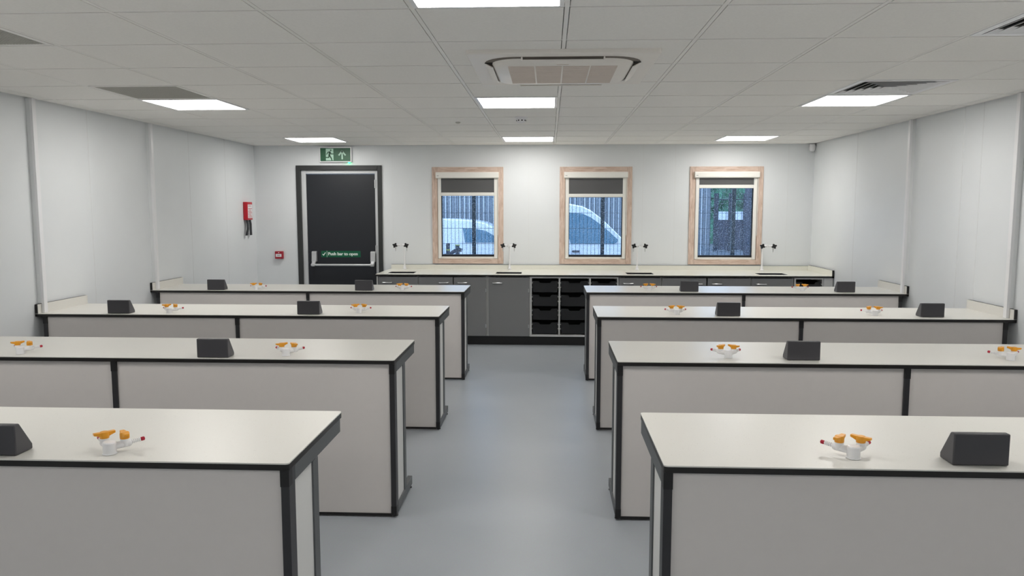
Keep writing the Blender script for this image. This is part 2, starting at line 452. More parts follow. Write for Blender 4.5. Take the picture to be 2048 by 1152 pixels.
for sx in (-1, 1):
    for sy in (-1, 1):
        m = MB(); n = 6; ri, ro = .20, .245
        cx, cy = sx*.165, sy*.165
        for k in range(n):
            a0 = math.atan2(sy, sx)-.75+1.5*k/n; a1 = math.atan2(sy, sx)-.75+1.5*(k+1)/n
            q = [(cx+r_*math.cos(a), cy+r_*math.sin(a)) for a in (a0, a1) for r_ in (ri, ro)]
            m.add([(q[0][0], q[0][1], -.040), (q[1][0], q[1][1], -.026), (q[3][0], q[3][1], -.026), (q[2][0], q[2][1], -.040)], [(0,1,2,3)])
        if sy > 0: m.build('corner_vane', 'acw', ac)
B(-.03, .03, -.318, -.306, -.0455, -.043).build('status_window', 'acg', ac)

# smoke detector and small ceiling sensor
sd = empty('smoke_detector', (-.305, 3.60, CZ)); tag(sd, 'small white round smoke detector on the ceiling by the far lights', 'smoke detector')
MB().rev((0,0,0), (0,0,-1), [(0, .052), (.012, .054), (.016, .046)], 28).build('base', 'white', sd)
MB().rev((0,0,-.014), (0,0,-1), [(0, .036), (.012, .040), (.030, .036), (.036, .024), (.038, .006)], 28).build('head', 'white', sd)
for k in range(8):
    a = 2*math.pi*k/8+.2
    MB().cone((.0345*math.cos(a), .0345*math.sin(a), -.034), (.0385*math.cos(a), .0385*math.sin(a), -.026), .007, .007, 8).build('slot', 'dark', sd)
tag(MB().rev((-.887, 3.967, CZ), (0,0,-1), [(0, .022), (.008, .022), (.014, .012)], 20).build('ceiling_sensor', 'grille'), 'tiny grey round sensor on the ceiling left of the smoke detector', 'sensor')
pir = empty('motion_detector', (XR-.045, YB-.045, CZ-.045)); tag(pir, 'small white motion sensor high in the corner of the room', 'sensor')
MB().rev((0,0,.035), (0,0,-1), [(0, .034), (.05, .036), (.075, .030), (.085, .016)], 20).build('body', 'white', pir)
B(-.012, .044, .0, .044, .0, .02).build('bracket', 'white', pir)

# ------------------------------------------------------------------ windows and blinds
def make_window(n, cx, drop, lab):
    r = empty('window_%d' % n, (cx, YB, 0)); tag(r, lab, 'window', kind='structure')
    a = MB(); o_, i_ = WHO, WHI
    a.box(-o_, -i_, -.018, .05, WZ0, WZ1); a.box(i_, o_, -.018, .05, WZ0, WZ1)
    a.build('architrave', 'wood', r, bevel=.004)
    B(-i_, i_, -.018, .05, WZ1-.066, WZ1).build('head_trim', 'woodh', r, bevel=.004)
    B(-i_, i_, -.022, .05, WZ0, WZ0+.062).build('sill_trim', 'woodh', r, bevel=.004)
    g = .329; z0, z1 = .965, 1.95
    f = MB(); f.box(-i_, -g, -.004, .07, WZ0+.062, WZ1-.066); f.box(g, i_, -.004, .07, WZ0+.062, WZ1-.066)
    f.box(-g, g, -.004, .07, WZ0+.062, z0); f.box(-g, g, -.004, .07, z1, WZ1-.066)
    f.build('frame', 'upvc', r, bevel=.003)
    k = MB(); k.box(-g, -g+.010, .012, .06, z0, z1); k.box(g-.010, g, .012, .06, z0, z1); k.box(-g, g, .004, .06, z0, z0+.026); k.box(-g, g, .012, .06, z1-.02, z1)
    k.build('gasket', 'gasket', r, smooth=False)
    B(-g+.004, g-.004, .030, .036, z0+.01, z1-.01).build('pane', 'glass', r, smooth=False)
    return r
def make_blind(cx, drop, lab):
    b = empty('roller_blind', (cx, YB, 0)); tag(b, lab, 'blind', 'roller blinds')
    MB().prism([(-.004, 1.925), (-.052, 1.925), (-.062, 1.935), (-.062, 1.985), (-.05, 2.0), (-.004, 2.0)], -.387, .383, 'x').build('cassette', 'upvc', b, bevel=.002)
    B(-.322, .322, -.020, -.0185, drop, 1.930).build('fabric', 'fabric', b, smooth=False)
    B(-.326, .326, -.026, -.012, drop-.041, drop).build('bottom_bar', 'upvc', b, bevel=.004)
    for s_ in (-1, 1): B(s_*.326, s_*.366, -.024, -.006, .945, 1.926).build('guide_rail', 'upvc', b, bevel=.003)
    c = MB(); c.tube([(.377, -.03, 1.93), (.378, -.028, 1.6), (.377, -.026, 1.25), (.372, -.026, 1.23), (.369, -.03, 1.6), (.369, -.034, 1.93)], .0022, 6)
    c.build('pull_chain', 'upvc', b)
    B(-.372, -.348, -.0628, -.0618, 1.954, 1.958).build('tab', 'frame', b)
    return b
wl_ = ['timber-trimmed window nearest the door', 'timber-trimmed middle window', 'timber-trimmed window nearest the corner sensor']
bl_ = ['grey roller blind in the window nearest the door', 'grey roller blind in the middle window, lowered furthest', 'grey roller blind rolled highest, in the window nearest the corner']
for n, (cx, dr) in enumerate(zip(WIN, (1.753, 1.736, 1.843))):
    make_window(n+1, cx, dr, wl_[n]); make_blind(cx, dr, bl_[n])

# ------------------------------------------------------------------ door
dr = empty('door_1', (0, YB, 0)); tag(dr, 'dark fire exit door with steel push bar in a black surround', 'door', kind='structure')
m = MB(); m.box(DX0, DX0+.058, -.02, .08, 0, DZ); m.box(DX1-.054, DX1, -.02, .08, 0, DZ); m.box(DX0+.058, DX1-.054, -.02, .08, DZ-.058, DZ)
m.build('surround', 'dframe', dr, bevel=.003)
fx0, fx1 = DX0+.058, DX1-.054; lx0, lx1 = back(-3.065, 0)[0], back(-2.205, 0)[0]; lz = 1.985
m = MB(); m.box(fx0, lx0, .012, .10, 0, DZ-.058); m.box(lx1, fx1, .012, .10, 0, DZ-.058); m.box(lx0, lx1, .012, .10, lz, DZ-.058)
m.build('frame', 'dmetal', dr, bevel=.003)
B(lx0+.003, lx1-.003, .03, .085, .006, lz-.004).build('leaf', 'dleaf', dr, bevel=.002)
for z in (1.86, 1.05, .25):
    MB().cone((lx1+.004, .012, z-.05), (lx1+.004, .012, z+.05), .010, .010, 10).build('hinge', 'dmetal', dr)
pb = empty('push_bar'); pb.parent = dr
zb = .858
pbm = MB(); pbm.tube([(lx0+.06, -.052, zb), (lx1-.03, -.052, zb)], .0135, 14); pbm.build('bar', 'silver', pb)
for cx in (lx0+.088, lx1-.036):
    q = MB()
    q.prism([(.03, .895), (.03, 1.025), (-.010, 1.025), (-.022, 1.012), (-.026, .93), (-.03, .895)], cx-.029, cx+.029, 'x')
    q.prism([(.02, .90), (-.03, .90), (-.07, .872), (-.07, .842), (-.04, .838), (-.004, .875)], cx-.022, cx+.022, 'x')
    q.build('bracket', 'silver', pb, bevel=.004)
sx0, sz0 = back(-2.90, .954); sx1, sz1 = back(-2.404, 1.0325)
ps = B(sx0, sx1, .0275, .030, sz0, sz1).build('push_sign', 'green', dr, label='green sign strip reading Push bar to open')
hh = sz1-sz0
text_mesh('lettering', 'Push bar to open', hh*.69, (sx0+.088, .0268, sz0+hh*.31), 'text', ps, bold=.0017, xscale=.99)
B(sx0+.073, sx0+.0765, .0265, .0276, sz0, sz1).build('divider', 'text', ps)
ck = [(.014, .034), (.022, .041), (.031, .031), (.052, .060), (.060, .054), (.032, .016)]
MB().prism([(sx0+a, sz0+b_+.002) for a, b_ in ck], .0265, .0276, 'y').build('tick', 'text', ps, smooth=False)

# exit sign
ex0, ez1 = back(-2.873, 2.306); ex1, ez0 = back(-2.477, 2.119)
es = empty('exit_sign', ((ex0+ex1)/2, YB, ez0)); tag(es, 'green emergency exit sign with running man and arrow above the door', 'sign')
W2 = (ex1-ex0)/2; SH = ez1-ez0
B(-W2, W2, -.035, 0, 0, SH).build('housing', 'white', es, bevel=.004)
B(-W2+.013, W2-.013, -.0375, -.034, .013, SH-.015).build('face', 'greenx', es)
px0, pw, ph = -W2+.082, .094, SH-.045
PY0, PY1 = -.0392, -.0372
B(px0, px0+pw, PY0, PY1, .022, .022+ph).build('pictogram_door', 'pale', es, smooth=False)
# running figure, unit square drawn from the standard pictogram, 0..1 in x and z
def P2(pts): return [(px0+pw*u, .022+ph*v) for u, v in pts]
fig = MB()
def seg(u0, v0, u1, v1, w_):
    a, b_ = Vector(P2([(u0, v0)])[0]), Vector(P2([(u1, v1)])[0]); d = (b_-a).normalized(); n_ = Vector((-d.y, d.x))*w_/2
    e = d*w_*.3
    fig.prism([tuple(a-n_-e), tuple(b_-n_+e), tuple(b_+n_+e), tuple(a+n_-e)], -.0406, -.0390, 'y')
hc = P2([(.66, .86)])[0]
fig.prism([(hc[0]+.0095*math.cos(t*math.pi/8), hc[1]+.0095*math.sin(t*math.pi/8)) for t in range(16)], -.0406, -.0390, 'y')
for s_ in ((.52, .72, .46, .42, .022), (.50, .70, .28, .70, .011), (.28, .70, .12, .52, .011), (.55, .70, .72, .55, .011), (.72, .55, .98, .55, .011), (.47, .42, .70, .20, .015), (.70, .20, .80, .0, .014), (.44, .42, .36, .25, .015), (.36, .25, .02, .25, .012)): seg(*s_)
fig.build('running_figure', 'greenx', es, smooth=False)
ar = MB(); ax = px0+pw+.108
def aseg(x0, z0, x1, z1, w_):
    a, b_ = Vector((x0, z0)), Vector((x1, z1)); d = (b_-a).normalized(); n_ = Vector((-d.y, d.x))*w_/2
    ar.prism([tuple(a-n_), tuple(b_-n_), tuple(b_+n_), tuple(a+n_)], PY0, PY1, 'y')
aseg(ax, .036, ax, .130, .018); aseg(ax-.043, .083, ax+.004, .138, .018); aseg(ax+.043, .083, ax-.004, .138, .018)
ar.build('arrow', 'pale', es, smooth=False)
MB().rev((W2-.035, -.02, 0), (0, 0, -1), [(-.002, .010), (.008, .010), (.013, .004)], 12).build('indicator_lamp', 'led', es, label='glowing green indicator lamp')

# fire alarm call point
cx, cz = back(-3.411, .983)
cp = empty('call_point', (cx, YB, cz)); tag(cp, 'small red fire alarm call point between the corner and the door', 'alarm')
B(-.05, .05, -.045, 0, -.047, .047).build('housing', 'cpred', cp, bevel=.005)
q = B(-.038, .034, -.0475, -.044, -.022, .014).build('glass_panel', 'white', cp, label='white break panel')
boxes((-.028, .022, -.0482, -.047, -.001, .003), (-.020, .016, -.0482, -.047, -.010, -.007)).build('marking', 'frame', q)
B(-.006, .006, -.047, -.044, .026, .034).build('key_slot', 'white', cp)

# fire blanket on the side wall
fb = empty('fire_blanket', (XL, 6.165, 1.42)); tag(fb, 'red fire blanket case with black pull straps on the side wall', 'fire blanket')
MB().prism(rrect(0, .052, -.085, .085, .012), 0, .215).build('case', 'fbred', fb, bevel=.004)
lbm = B(.0515, .0535, -.066, .068, .022, .185).build('label_plate', 'white', fb, label='white printed panel')
mk = MB()
for k in range(9):
    z = .032+.0165*k
    if k != 7: mk.box(.053, .0545, -.056+.01*(k % 2), .056-.014*(k % 3), z, z+.006)
mk.build('printed_rows', 'fbred', lbm, smooth=False)
B(.0515, .0545, -.066, .068, .190, .198).build('header_bar', 'fbred', fb)
for yy, bend in ((-.05, -.035), (.035, .02)):
    s_ = MB(); path = [(.028, yy+.01, .0), (.036, yy+.012, -.05), (.040, yy, -.11), (.034, yy+bend, -.185)]
    vs = []; fs = []
    for p in path: vs += [(p[0]-.004, p[1]-.027, p[2]), (p[0]-.004, p[1]+.027, p[2]), (p[0]+.004, p[1]+.027, p[2]), (p[0]+.004, p[1]-.027, p[2])]
    for k in range(3):
        for e in range(4): fs.append((k*4+e, k*4+(e+1) % 4, (k+1)*4+(e+1) % 4, (k+1)*4+e))
    fs += [(3, 2, 1, 0), (12, 13, 14, 15)]
    s_.add(vs, fs).build('pull_strap', 'gasket', fb)

# ------------------------------------------------------------------ teaching benches
D = .594
def make_bench(s, L, mid):
    r = empty('lab_bench')
    def bx(u0, u1, y0, y1, z0, z1): return (s*u0, s*u1, y0, y1, z0, z1)
    def rr_top(ins):
        p = rrect(0, L, 0, D, .012, 4, (0, 1, 1, 0))
        return [(s*a, b_) for a, b_ in p]
    MB().prism(rr_top(0), H-.004, H).build('worktop', 'top', r)
    MB().prism(rr_top(0), H-.022, H-.004).build('edge_band', 'black', r, label='black worktop edge')
    ft = (('aisle', .0), ('middle', mid-.0135), ('wall', L-.080))
    for nm, u in ft:
        lw = .026
        fl = B(*bx(u, u+lw, .002, .057, .018, H-.022)).build('leg', 'leg', r, bevel=.002)
        boxes(bx(u-.0008, u+lw+.0008, .0005, .03, H-.072, H-.022)).build('leg_cap', 'cap', fl)
        boxes(bx(u-.0008, u+lw+.0008, .0005, .03, .012, .06)).build('leg_cap', 'cap', fl)
        B(*bx(u+.0004, u+lw-.0004, .235, .290, .0625, H-.0705)).build('leg', 'frame', r, bevel=.002)
        B(*bx(u, u+lw, .057, .566, H-.070, H-.022)).build('top_rail', 'frame', r, bevel=.002)
        br = B(*bx(u, u+lw, .057, .455, .014, .062)).build('foot_rail', 'frame', r, bevel=.002)
        for y in (.040, .435):
            MB().rev((s*(u+lw/2), y, 0), (0,0,1), [(0, .014), (.004, .014), (.006, .005), (.02, .005)], 14).build('levelling_foot', 'cap', br)
        if nm != 'middle':
            B(*bx(u+.006, u+.018, .057, .235, .062, H-.070)).build('side_panel', 'side', r)
    us = [f[1] for f in ft]
    for a, b_ in ((us[0]+.026, us[1]), (us[1]+.026, us[2])):
        p = B(*bx(a, b_, .014, .030, .020, H-.022)).build('modesty_panel', 'panel', r)
        B(*bx(a, b_, .010, .034, .006, .020)).build('bottom_strip', 'black', p)
    B(*bx(us[0]+.026, us[2], .50, .54, H-.062, H-.022)).build('rear_rail', 'frame', r)
    up = B(*bx(L-.020, L, .0, D, H-.022, H+.066)).build('upstand', 'black', r)
    B(*bx(L-.024, L-.020, .0, D, H, H+.066)).build('upstand_face', 'top', up)
    return r
XA, XBn = -.8285, .2747
YLs = (-.887, .679, 2.238, 3.844); YRs = (-.852, .697, 2.283, 3.868)
row = ['front-row', 'second-row', 'third-row', 'counter-side']
bn = ['front row', 'second row', 'third row', 'row nearest the counter']
ll = None; rl = None
for k in range(4):
    o = make_bench(-1, XA-XL-.002, 1.432) if ll is None else dup(ll); ll = ll or o
    o.location = (XA, YLs[k], 0); tag(o, 'white-topped grey lab bench on the exit-door side of the aisle, '+bn[k], 'lab bench', 'lab benches on the exit side')
    o = make_bench(1, XR-XBn-.002, 1.397) if rl is None else dup(rl); rl = rl or o
    o.location = (XBn, YRs[k], 0); tag(o, 'white-topped grey lab bench on the aisle side opposite the door, '+bn[k], 'lab bench', 'lab benches opposite the exit side')

# ------------------------------------------------------------------ socket boxes
def make_box():
    m = MB().prism([(0, .002), (0, .097), (.023, .097), (.078, .018), (.078, .002)], -.08, .08, 'x')
    return m.build('socket_box', 'socket', bevel=.004)
sb = None
spots = [('L', 0, -1.754, -.862), ('L', 1, -1.751, .690), ('L', 2, -3.127, 2.262), ('L', 2, -1.763, 2.285), ('L', 3, -3.12, 3.868), ('L', 3, -1.752, 3.882),
         ('R', 0, 1.197, -.812), ('R', 1, 1.195, .764), ('R', 2, 1.189, 2.344), ('R', 2, 2.583, 2.362), ('R', 3, 1.204, 3.945), ('R', 3, 2.594, 3.958)]
for sd_, k, x, y in spots:
    o = make_box() if sb is None else dup(sb); sb = sb or o
    o.location = (x, y, H-.0008)
    near = 'near the wall' if abs(x) > 2.2 else 'near the aisle'
    tag(o, 'dark wedge socket box %s, %s bench, %s' % (near, row[k], 'exit-door side' if sd_ == 'L' else 'side opposite the door'), 'socket box', 'wedge socket boxes on the benches')

# ------------------------------------------------------------------ gas taps
def make_gas_tap():
    r = empty('gas_tap')
    MB().rev((0,0,0), (0,0,1), [(0, .021), (.002, .021), (.003, .019), (.034, .019), (.037, .0165)], 28).build('turret', 'white', r)
    for s in (-1, 1):
        dx, dy = s*math.sin(math.radians(47)), math.cos(math.radians(47))
        d = Vector((dx, dy, 0)); p = Vector((dy*-s, dx*s, 0))
        v = MB()
        v.rev(d*.008+Vector((0,0,.021)), d+Vector((0,0,.08)), [(0, .011), (.048, .0125), (.054, .010)], 16)
        v.rev(d*.044+Vector((0,0,.017)), (0,0,1), [(0, .012), (.008, .0135), (.022, .0135), (.026, .012)], 20)
        st = d*.058+Vector((0,0,.025)); nd = (d+Vector((0,0,.10))).normalized()
        prof = [(0, .0095), (.004, .0085)]
        for k in range(5): prof += [(.005+k*.0054, .0048), (.0058+k*.0054, .0070), (.0095+k*.0054, .0050)]
        v.rev(st, nd, prof, 14)
        ob = v.build('outlet', 'white', r)
        MB().rev(st+nd*.0315, nd, [(0, .0045), (.002, .0062), (.010, .0062), (.012, .004)], 14).build('nozzle_tip', 'red', ob, label='red nozzle tip')
        # lever: round hub with two wings across the outlet
        h = MB(); c = d*.044+Vector((0,0,.038))
        h.rev(c, (0,0,1), [(0, .0125), (.003, .014), (.017, .014), (.022, .012)], 20)
        ang = math.atan2(p.y, p.x)
        def wing(sg):
            q = []
            for t, w_, z0, z1 in ((.004, .0095, .004, .0205), (.020, .0085, .011, .021), (.031, .0065, .014, .0215)):
                for ww, zz in ((-w_, z0), (w_, z0), (w_, z1), (-w_, z1)):
                    q.append(c+p*(sg*t)+d*ww+Vector((0,0,zz)))
            f = [(k*4+e, k*4+(e+1) % 4, (k+1)*4+(e+1) % 4, (k+1)*4+e) for k in range(2) for e in range(4)]+[(3,2,1,0), (8,9,10,11)]
            h.add(q, f if sg > 0 else [t_[::-1] for t_ in f])
        wing(1); wing(-1)
        h.build('lever', 'orange', ob, bevel=.0012, label='orange lever handle')
    return r
gt = None
tsp = [('L', 0, -1.404, -.825), ('L', 1, -1.401, .765), ('L', 1, -2.787, .745), ('L', 2, -2.782, 2.312), ('L', 2, -1.426, 2.385), ('L', 3, -2.759, 3.905), ('L', 3, -1.404, 3.930),
       ('R', 0, .853, -.757), ('R', 1, .840, .821), ('R', 1, 2.222, .825), ('R', 2, .840, 2.412), ('R', 2, 2.222, 2.430), ('R', 3, .856, 4.03), ('R', 3, 2.237, 4.05)]
for sd_, k, x, y in tsp:
    o = make_gas_tap() if gt is None else dup(gt); gt = gt or o
    o.location = (x, y, H+.0012)
    near = 'nearer the wall' if abs(x) > 2 else 'nearer the aisle'
    tag(o, 'orange-levered gas tap %s, %s bench, %s' % (near, row[k], 'exit-door side' if sd_ == 'L' else 'side opposite the door'), 'gas tap', 'gas taps on the benches')

# ------------------------------------------------------------------ wall trunking posts dropping to the benches
for x, s, ys, sd_ in ((XL, 1, ((2.272, 2), (3.89, 3)), 'fire-exit side'), (XR, -1, ((2.325, 2), (3.90, 3)), 'side away from the door')):
    for y, k in ys:
        t = empty('service_trunking', (x, y, 0)); tag(t, 'white vertical wall trunking rising from the %s bench, %s' % (row[k], sd_), 'trunking', 'vertical wall trunking')
        B(s*.027, s*.047, .004, .044, H+.001, CZ-.004).build('trunk', 'white', t, bevel=.002)
        B(0, s*.027, .006, .042, H+.069, CZ-.004).build('back_plate', 'joint', t)

# ------------------------------------------------------------------ back counter
CY = 5.66
SINK = [(-1.935, -1.625), (-.680, -.378), (.826, 1.135), (2.318, 2.640)]
SY0, SY1 = 5.79, 6.02
CX0, CX1 = -2.042, XR-.006
wt = MB()
xs = [CX0]+[v for s_ in SINK for v in s_]+[CX1]
def worktop(z0, z1):
    m = MB(); m.box(CX0, CX1, CY, SY0, z0, z1); m.box(CX0, CX1, SY1, YB-.001, z0, z1)
    for a, b_ in zip(xs[0::2], xs[1::2]): m.box(a, b_, SY0, SY1, z0, z1)
    return m
ct = empty('counter_worktop', (0, 0, 0)); tag(ct, 'long cream speckled worktop with black edge under the windows', 'worktop')
worktop(H-.005, H).build('surface', 'counter', ct, smooth=False)
worktop(H-.022, H-.005).build('edge_band', 'black', ct, smooth=False)
u = boxes((CX0+.02, CX1, YB-.022, YB-.001, H, H+.052)).build('upstand', 'counter', ct)
u2 = B(CX1-.020, CX1, CY, YB-.022, H-.022, H+.062).build('end_upstand', 'black', ct)
B(CX1-.024, CX1-.02, CY, YB-.022, H, H+.062).build('upstand_face', 'counter', u2)
boxes((CX0+.02, CX1, YB-.022, YB-.001, H+.052, H+.0545)).build('top_line', 'frame', u)

zt, zc0, zc1 = H-.022, .102, .785
sl = ['nearest the exit door', 'second from the exit door', 'third from the exit door', 'nearest the far corner']
for k, (a, b_) in enumerate(SINK):
    s_ = empty('sink', ((a+b_)/2, 0, 0)); tag(s_, 'small black inset sink in the worktop, '+sl[k], 'sink', 'inset sinks')
    hw = (b_-a)/2-.001
    S0, S1 = SY0+.001, SY1-.001
    m = MB(); zb_ = H-.19
    m.box(-hw, hw, S0, S0+.006, zb_, H-.0005); m.box(-hw, hw, S1-.006, S1, zb_, H-.0005); m.box(-hw, -hw+.006, S0, S1, zb_, H-.0005); m.box(hw-.006, hw, S0, S1, zb_, H-.0005); m.box(-hw, hw, S0, S1, zb_-.006, zb_)
    m.build('basin', 'gasket', s_, smooth=False)
    MB().rev((0, (SY0+SY1)/2, zb_), (0,0,1), [(0, .03), (.003, .03), (.004, .02)], 18).build('drain', 'chrome', s_)

# plinth
tag(B(-2.03, XR-.004, CY+.055, CY+.075, 0, .100).build('plinth', 'cap'), 'black recessed plinth under the counter cabinets', 'plinth')

FYC = CY+.022     # carcass front
def carcass(r, x0, x1, shelf=False):
    t = .018; m = MB(); yb = YB-.03
    m.box(x0, x0+t, FYC+.018, yb, zc0, zt); m.box(x1-t, x1, FYC+.018, yb, zc0, zt); m.box(x0+t, x1-t, FYC+.018, yb, zc0, zc0+t)
    m.box(x0+t, x1-t, yb-.006, yb, zc0, zt)
    m.build('body', 'carcass', r, smooth=False)
def door_(r, x0, x1, hside):
    d = B(x0, x1, FYC, FYC+.018, zc0+.002, zc1-.004).build('door', 'door', r, bevel=.0015)
    hx = x0+.05 if hside < 0 else x1-.155
    hz = .716
    h = MB(); h.tube([(hx, FYC, hz), (hx, FYC-.026, hz), (hx+.004, FYC-.030, hz), (hx+.100, FYC-.030, hz), (hx+.104, FYC-.026, hz), (hx+.104, FYC, hz)], .0065, 10)
    h.build('handle', 'chrome', d, label='brushed steel bar handle')
    ks = x1-.004 if hside < 0 else x0+.004
    for z in (.22, .63):
        B(ks-.006, ks+.006, FYC-.002, FYC, z-.02, z+.02).build('hinge', 'chrome', d)
def cab(lab, x0, x1, doors, group):
    r = empty('base_cabinet'); tag(r, lab, 'cabinet', group)
    carcass(r, x0, x1)
    for a, b_, hs in doors: door_(r, a, b_, hs)
    return r
cab('grey single-door sink cabinet next to the exit door', -2.018, -1.556, [(-2.014, -1.562, -1)], 'counter cabinets')
cab('grey double-door cabinet between two sink cabinets', -1.552, -.770, [(-1.550, -1.158, 1), (-1.148, -.778, -1)], 'counter cabinets')
cab('grey single-door sink cabinet left of the black trays', -.766, -.276, [(-.752, -.288, -1)], 'counter cabinets')
cab('grey single-door sink cabinet just past the triple tray unit', .724, 1.204, [(.729, 1.199, -1)], 'counter cabinets')
cab('grey double-door cabinet with handles meeting, below the window nearest the corner', 1.210, 2.199, [(1.216, 1.703, 1), (1.717, 2.195, -1)], 'counter cabinets')
cab('grey single-door sink cabinet nearest the far corner', 2.203, 2.668, [(2.207, 2.660, -1)], 'counter cabinets')
tag(B(CX0+.006, -2.021, FYC, YB-.03, 0, zt).build('end_panel', 'carcass'), 'pale grey end panel closing the counter beside the exit door', 'panel')
tag(B(2.999, XR-.008, FYC, FYC+.018, 0, zt).build('filler_panel', 'carcass'), 'grey filler panel between the last tray unit and the wall', 'panel')

def tray_unit(lab, bounds, group):
    r = empty('tray_unit'); tag(r, lab, 'tray unit', group)
    m = MB(); yb = YB-.03; x0, x1 = bounds[0][0], bounds[-1][1]
    ups = [bounds[0]]+bounds[1:]
    for a, b_ in bounds: m.box(a, b_, FYC, yb, zc0, zt)
    for (a, b_), (c, d) in zip(bounds, bounds[1:]):
        m.box(b_, c, FYC, yb, zc0, zc0+.022); m.box(b_, c, FYC, yb, zt-.018, zt)
        m.box(b_, c, yb-.006, yb, zc0+.022, zt-.018)
    m.build('body', 'carcass', r, smooth=False)
    for (a, b_), (c, d) in zip(bounds, bounds[1:]):
        for k in range(4):
            z = zc0+.022+.012+k*.1585+.118
            q = MB()
            for x, s in ((b_, 1), (c, -1)):
                for zz in (z-.062, z-.012): q.box(x, x+s*.010, FYC+.004, yb-.02, zz-.004, zz+.004)
            q.build('tray_runner', 'carcass', r)
def tray_mesh(w_):
    m = MB(); h = .128; n0, n1 = w_/2-.062, .024
    hw = w_/2-.012
    # front with a scooped finger notch
    poly = [(-hw+.006, 0), (hw-.006, 0), (hw, h), (.075, h), (.058, h-n1), (-.058, h-n1), (-.075, h), (-hw, h)]
    m.prism(poly, .0, .004, 'y')
    yb = .40
    m.box(-hw, -hw+.003, .004, yb, 0, h); m.box(hw-.003, hw, .004, yb, 0, h); m.box(-hw, hw, .004, yb, 0, .003); m.box(-hw, hw, yb-.003, yb, 0, h)
    # rolled rim along the top of the front
    lip = [(-hw-.004, h-.010), (-hw-.004, h), (-.074, h), (-.057, h-n1), (.057, h-n1), (.074, h), (hw+.004, h), (hw+.004, h-.010), (.070, h-.010), (.053, h-n1-.010), (-.053, h-n1-.010), (-.070, h-.010)]
    m.prism(lip, -.008, .0, 'y')
    return m
trows = ['bottom', 'third from top', 'second from top', 'topmost']
def trays(bounds, names, group):
    for c, ((a, b_), (c0, d)) in enumerate(zip(bounds, bounds[1:])):
        first = None; cx = (b_+c0)/2
        for k in range(4):
            if first is None: o = first = tray_mesh(c0-b_).build('storage_tray', 'tray', smooth=False)
            else: o = dup(first)
            o.location = (cx, FYC+.016, zc0+.022+.012+k*.1585)
            tag(o, 'black plastic storage tray, %s in the %s' % (trows[k], names[c]), 'tray', group)
TB1 = [(-.276, -.258), (.047, .065), (.392, .410), (.706, .720)]
TB2 = [(2.674, 2.692), (2.981, 2.995)]
tray_unit('pale grey open tray unit holding three columns of black trays', TB1, 'tray units')
tray_unit('pale grey narrow tray unit in the counter corner by the wall', TB2, 'tray units')
trays(TB1, ['tray column nearest the exit door', 'middle tray column', 'tray column furthest from the exit door'], 'black storage trays')
trays(TB2, ['corner tray unit by the wall'], 'black storage trays')

# lab taps over the sinks
def make_tap():
    r = empty('swan_neck_tap')
    MB().rev((0,0,0), (0,0,1), [(0, .024), (.008, .024), (.014, .016), (.05, .014)], 20).build('base', 'white', r)
    n = MB(); pts = [(0, 0, .04), (0, 0, .25)]+[(0, -.10+.10*math.cos(t*math.pi/8), .25+.055*math.sin(t*math.pi/8)) for t in range(1, 5)]+[(0, -.16, .305), (0, -.205, .303)]
    n.tube(pts, .0095, 14); n.build('neck', 'white', r)
    b = MB(); b.tube([(-.068, -.205, .303), (.068, -.205, .303)], .0095, 14); b.rev((0, -.205, .288), (0,0,1), [(0, .014), (.03, .014)], 16)
    for s in (-1, 1): b.rev((s*.068, -.19, .303), (0,-1,0), [(0, .014), (.034, .014), (.04, .010)], 16)
    cb = b.build('crossbar', 'white', r)
    for s in (-1, 1):
        k = MB(); pts2 = []
        for t in range(48):
            a = 2*math.pi*t/48+.3*s; rr = .0245+.0062*math.cos(4*a)
            pts2.append((s*.068+rr*math.cos(a+.4*s), .303+rr*math.sin(a+.4*s)))
        k.prism(pts2, -.262, -.236, 'y'); k.rev((s*.068, -.23, .303), (0,-1,0), [(0, .010), (.012, .010)], 12)
        k.build('knob', 'cap', cb, bevel=.002, label='black four-lobed tap handle')
        z = MB(); z.rev((s*.068, -.207, .300), (0,0,-1), [(0, .009), (.03, .008), (.034, .0065), (.068, .004)], 12); z.build('spout', 'chrome', cb)
    return r
tp = None
for k, x in enumerate((-1.848, -.548, 1.010, 2.512)):
    o = make_tap() if tp is None else dup(tp); tp = tp or o
    o.location = (x, YB-.058, H+.0012); tag(o, 'tall white swan-neck lab tap with black knobs behind the sink '+sl[k], 'tap', 'tall lab taps')

# ------------------------------------------------------------------ the yard outside
tag(B(-40, 40, YB+.2, 70, GZ-.2, GZ).build('ground', 'tarmac'), 'grey tarmac yard outside the windows', 'ground', kind='structure')
ho = empty('boundary_hoarding', (0, 18.0, GZ)); tag(ho, 'tall blue-grey ribbed steel hoarding behind the vans', 'fence')
cw = MB(); rb_ = MB(); x = -12.0; prof = []
while x < 4.25:
    prof += [(x, 0), (x+.05, 0), (x+.06, .03), (x+.12, .03)]; rb_.box(x+.012, x+.030, -.012, 0, 0, 3.4); x += .13
prof += [(x, 0), (x, .08), (-12, .08)]
cw.prism(prof, 0, 3.45, 'z'); cw.build('sheeting', 'corr', ho, smooth=False)
rb_.build('pale_ribs', 'rib', ho, smooth=False)['kind'] = 'stuff'
fe = empty('mesh_fence', (0, 7.1, GZ)); tag(fe, 'dark green weld mesh fence just outside the windows', 'fence')
FP = [-4.41, -2.73, -1.05, .63, 2.31, 3.99]
for x in FP: B(x-.024, x+.024, -.024, .024, 0, 2.55).build('post', 'fence', fe)
for a, b_ in zip(FP, FP[1:]):
    m = MB(); n = 34
    for k in range(1, n): t = a+(b_-a)*k/n; m.box(t-.0022, t+.0022, -.029, -.0245, .03, 2.5)
    for k in range(13): m.box(a, b_, -.0335, -.029, .05+k*.2-.0025, .05+k*.2+.0025)
    m.build('wire_panel', 'fence', fe, smooth=False)

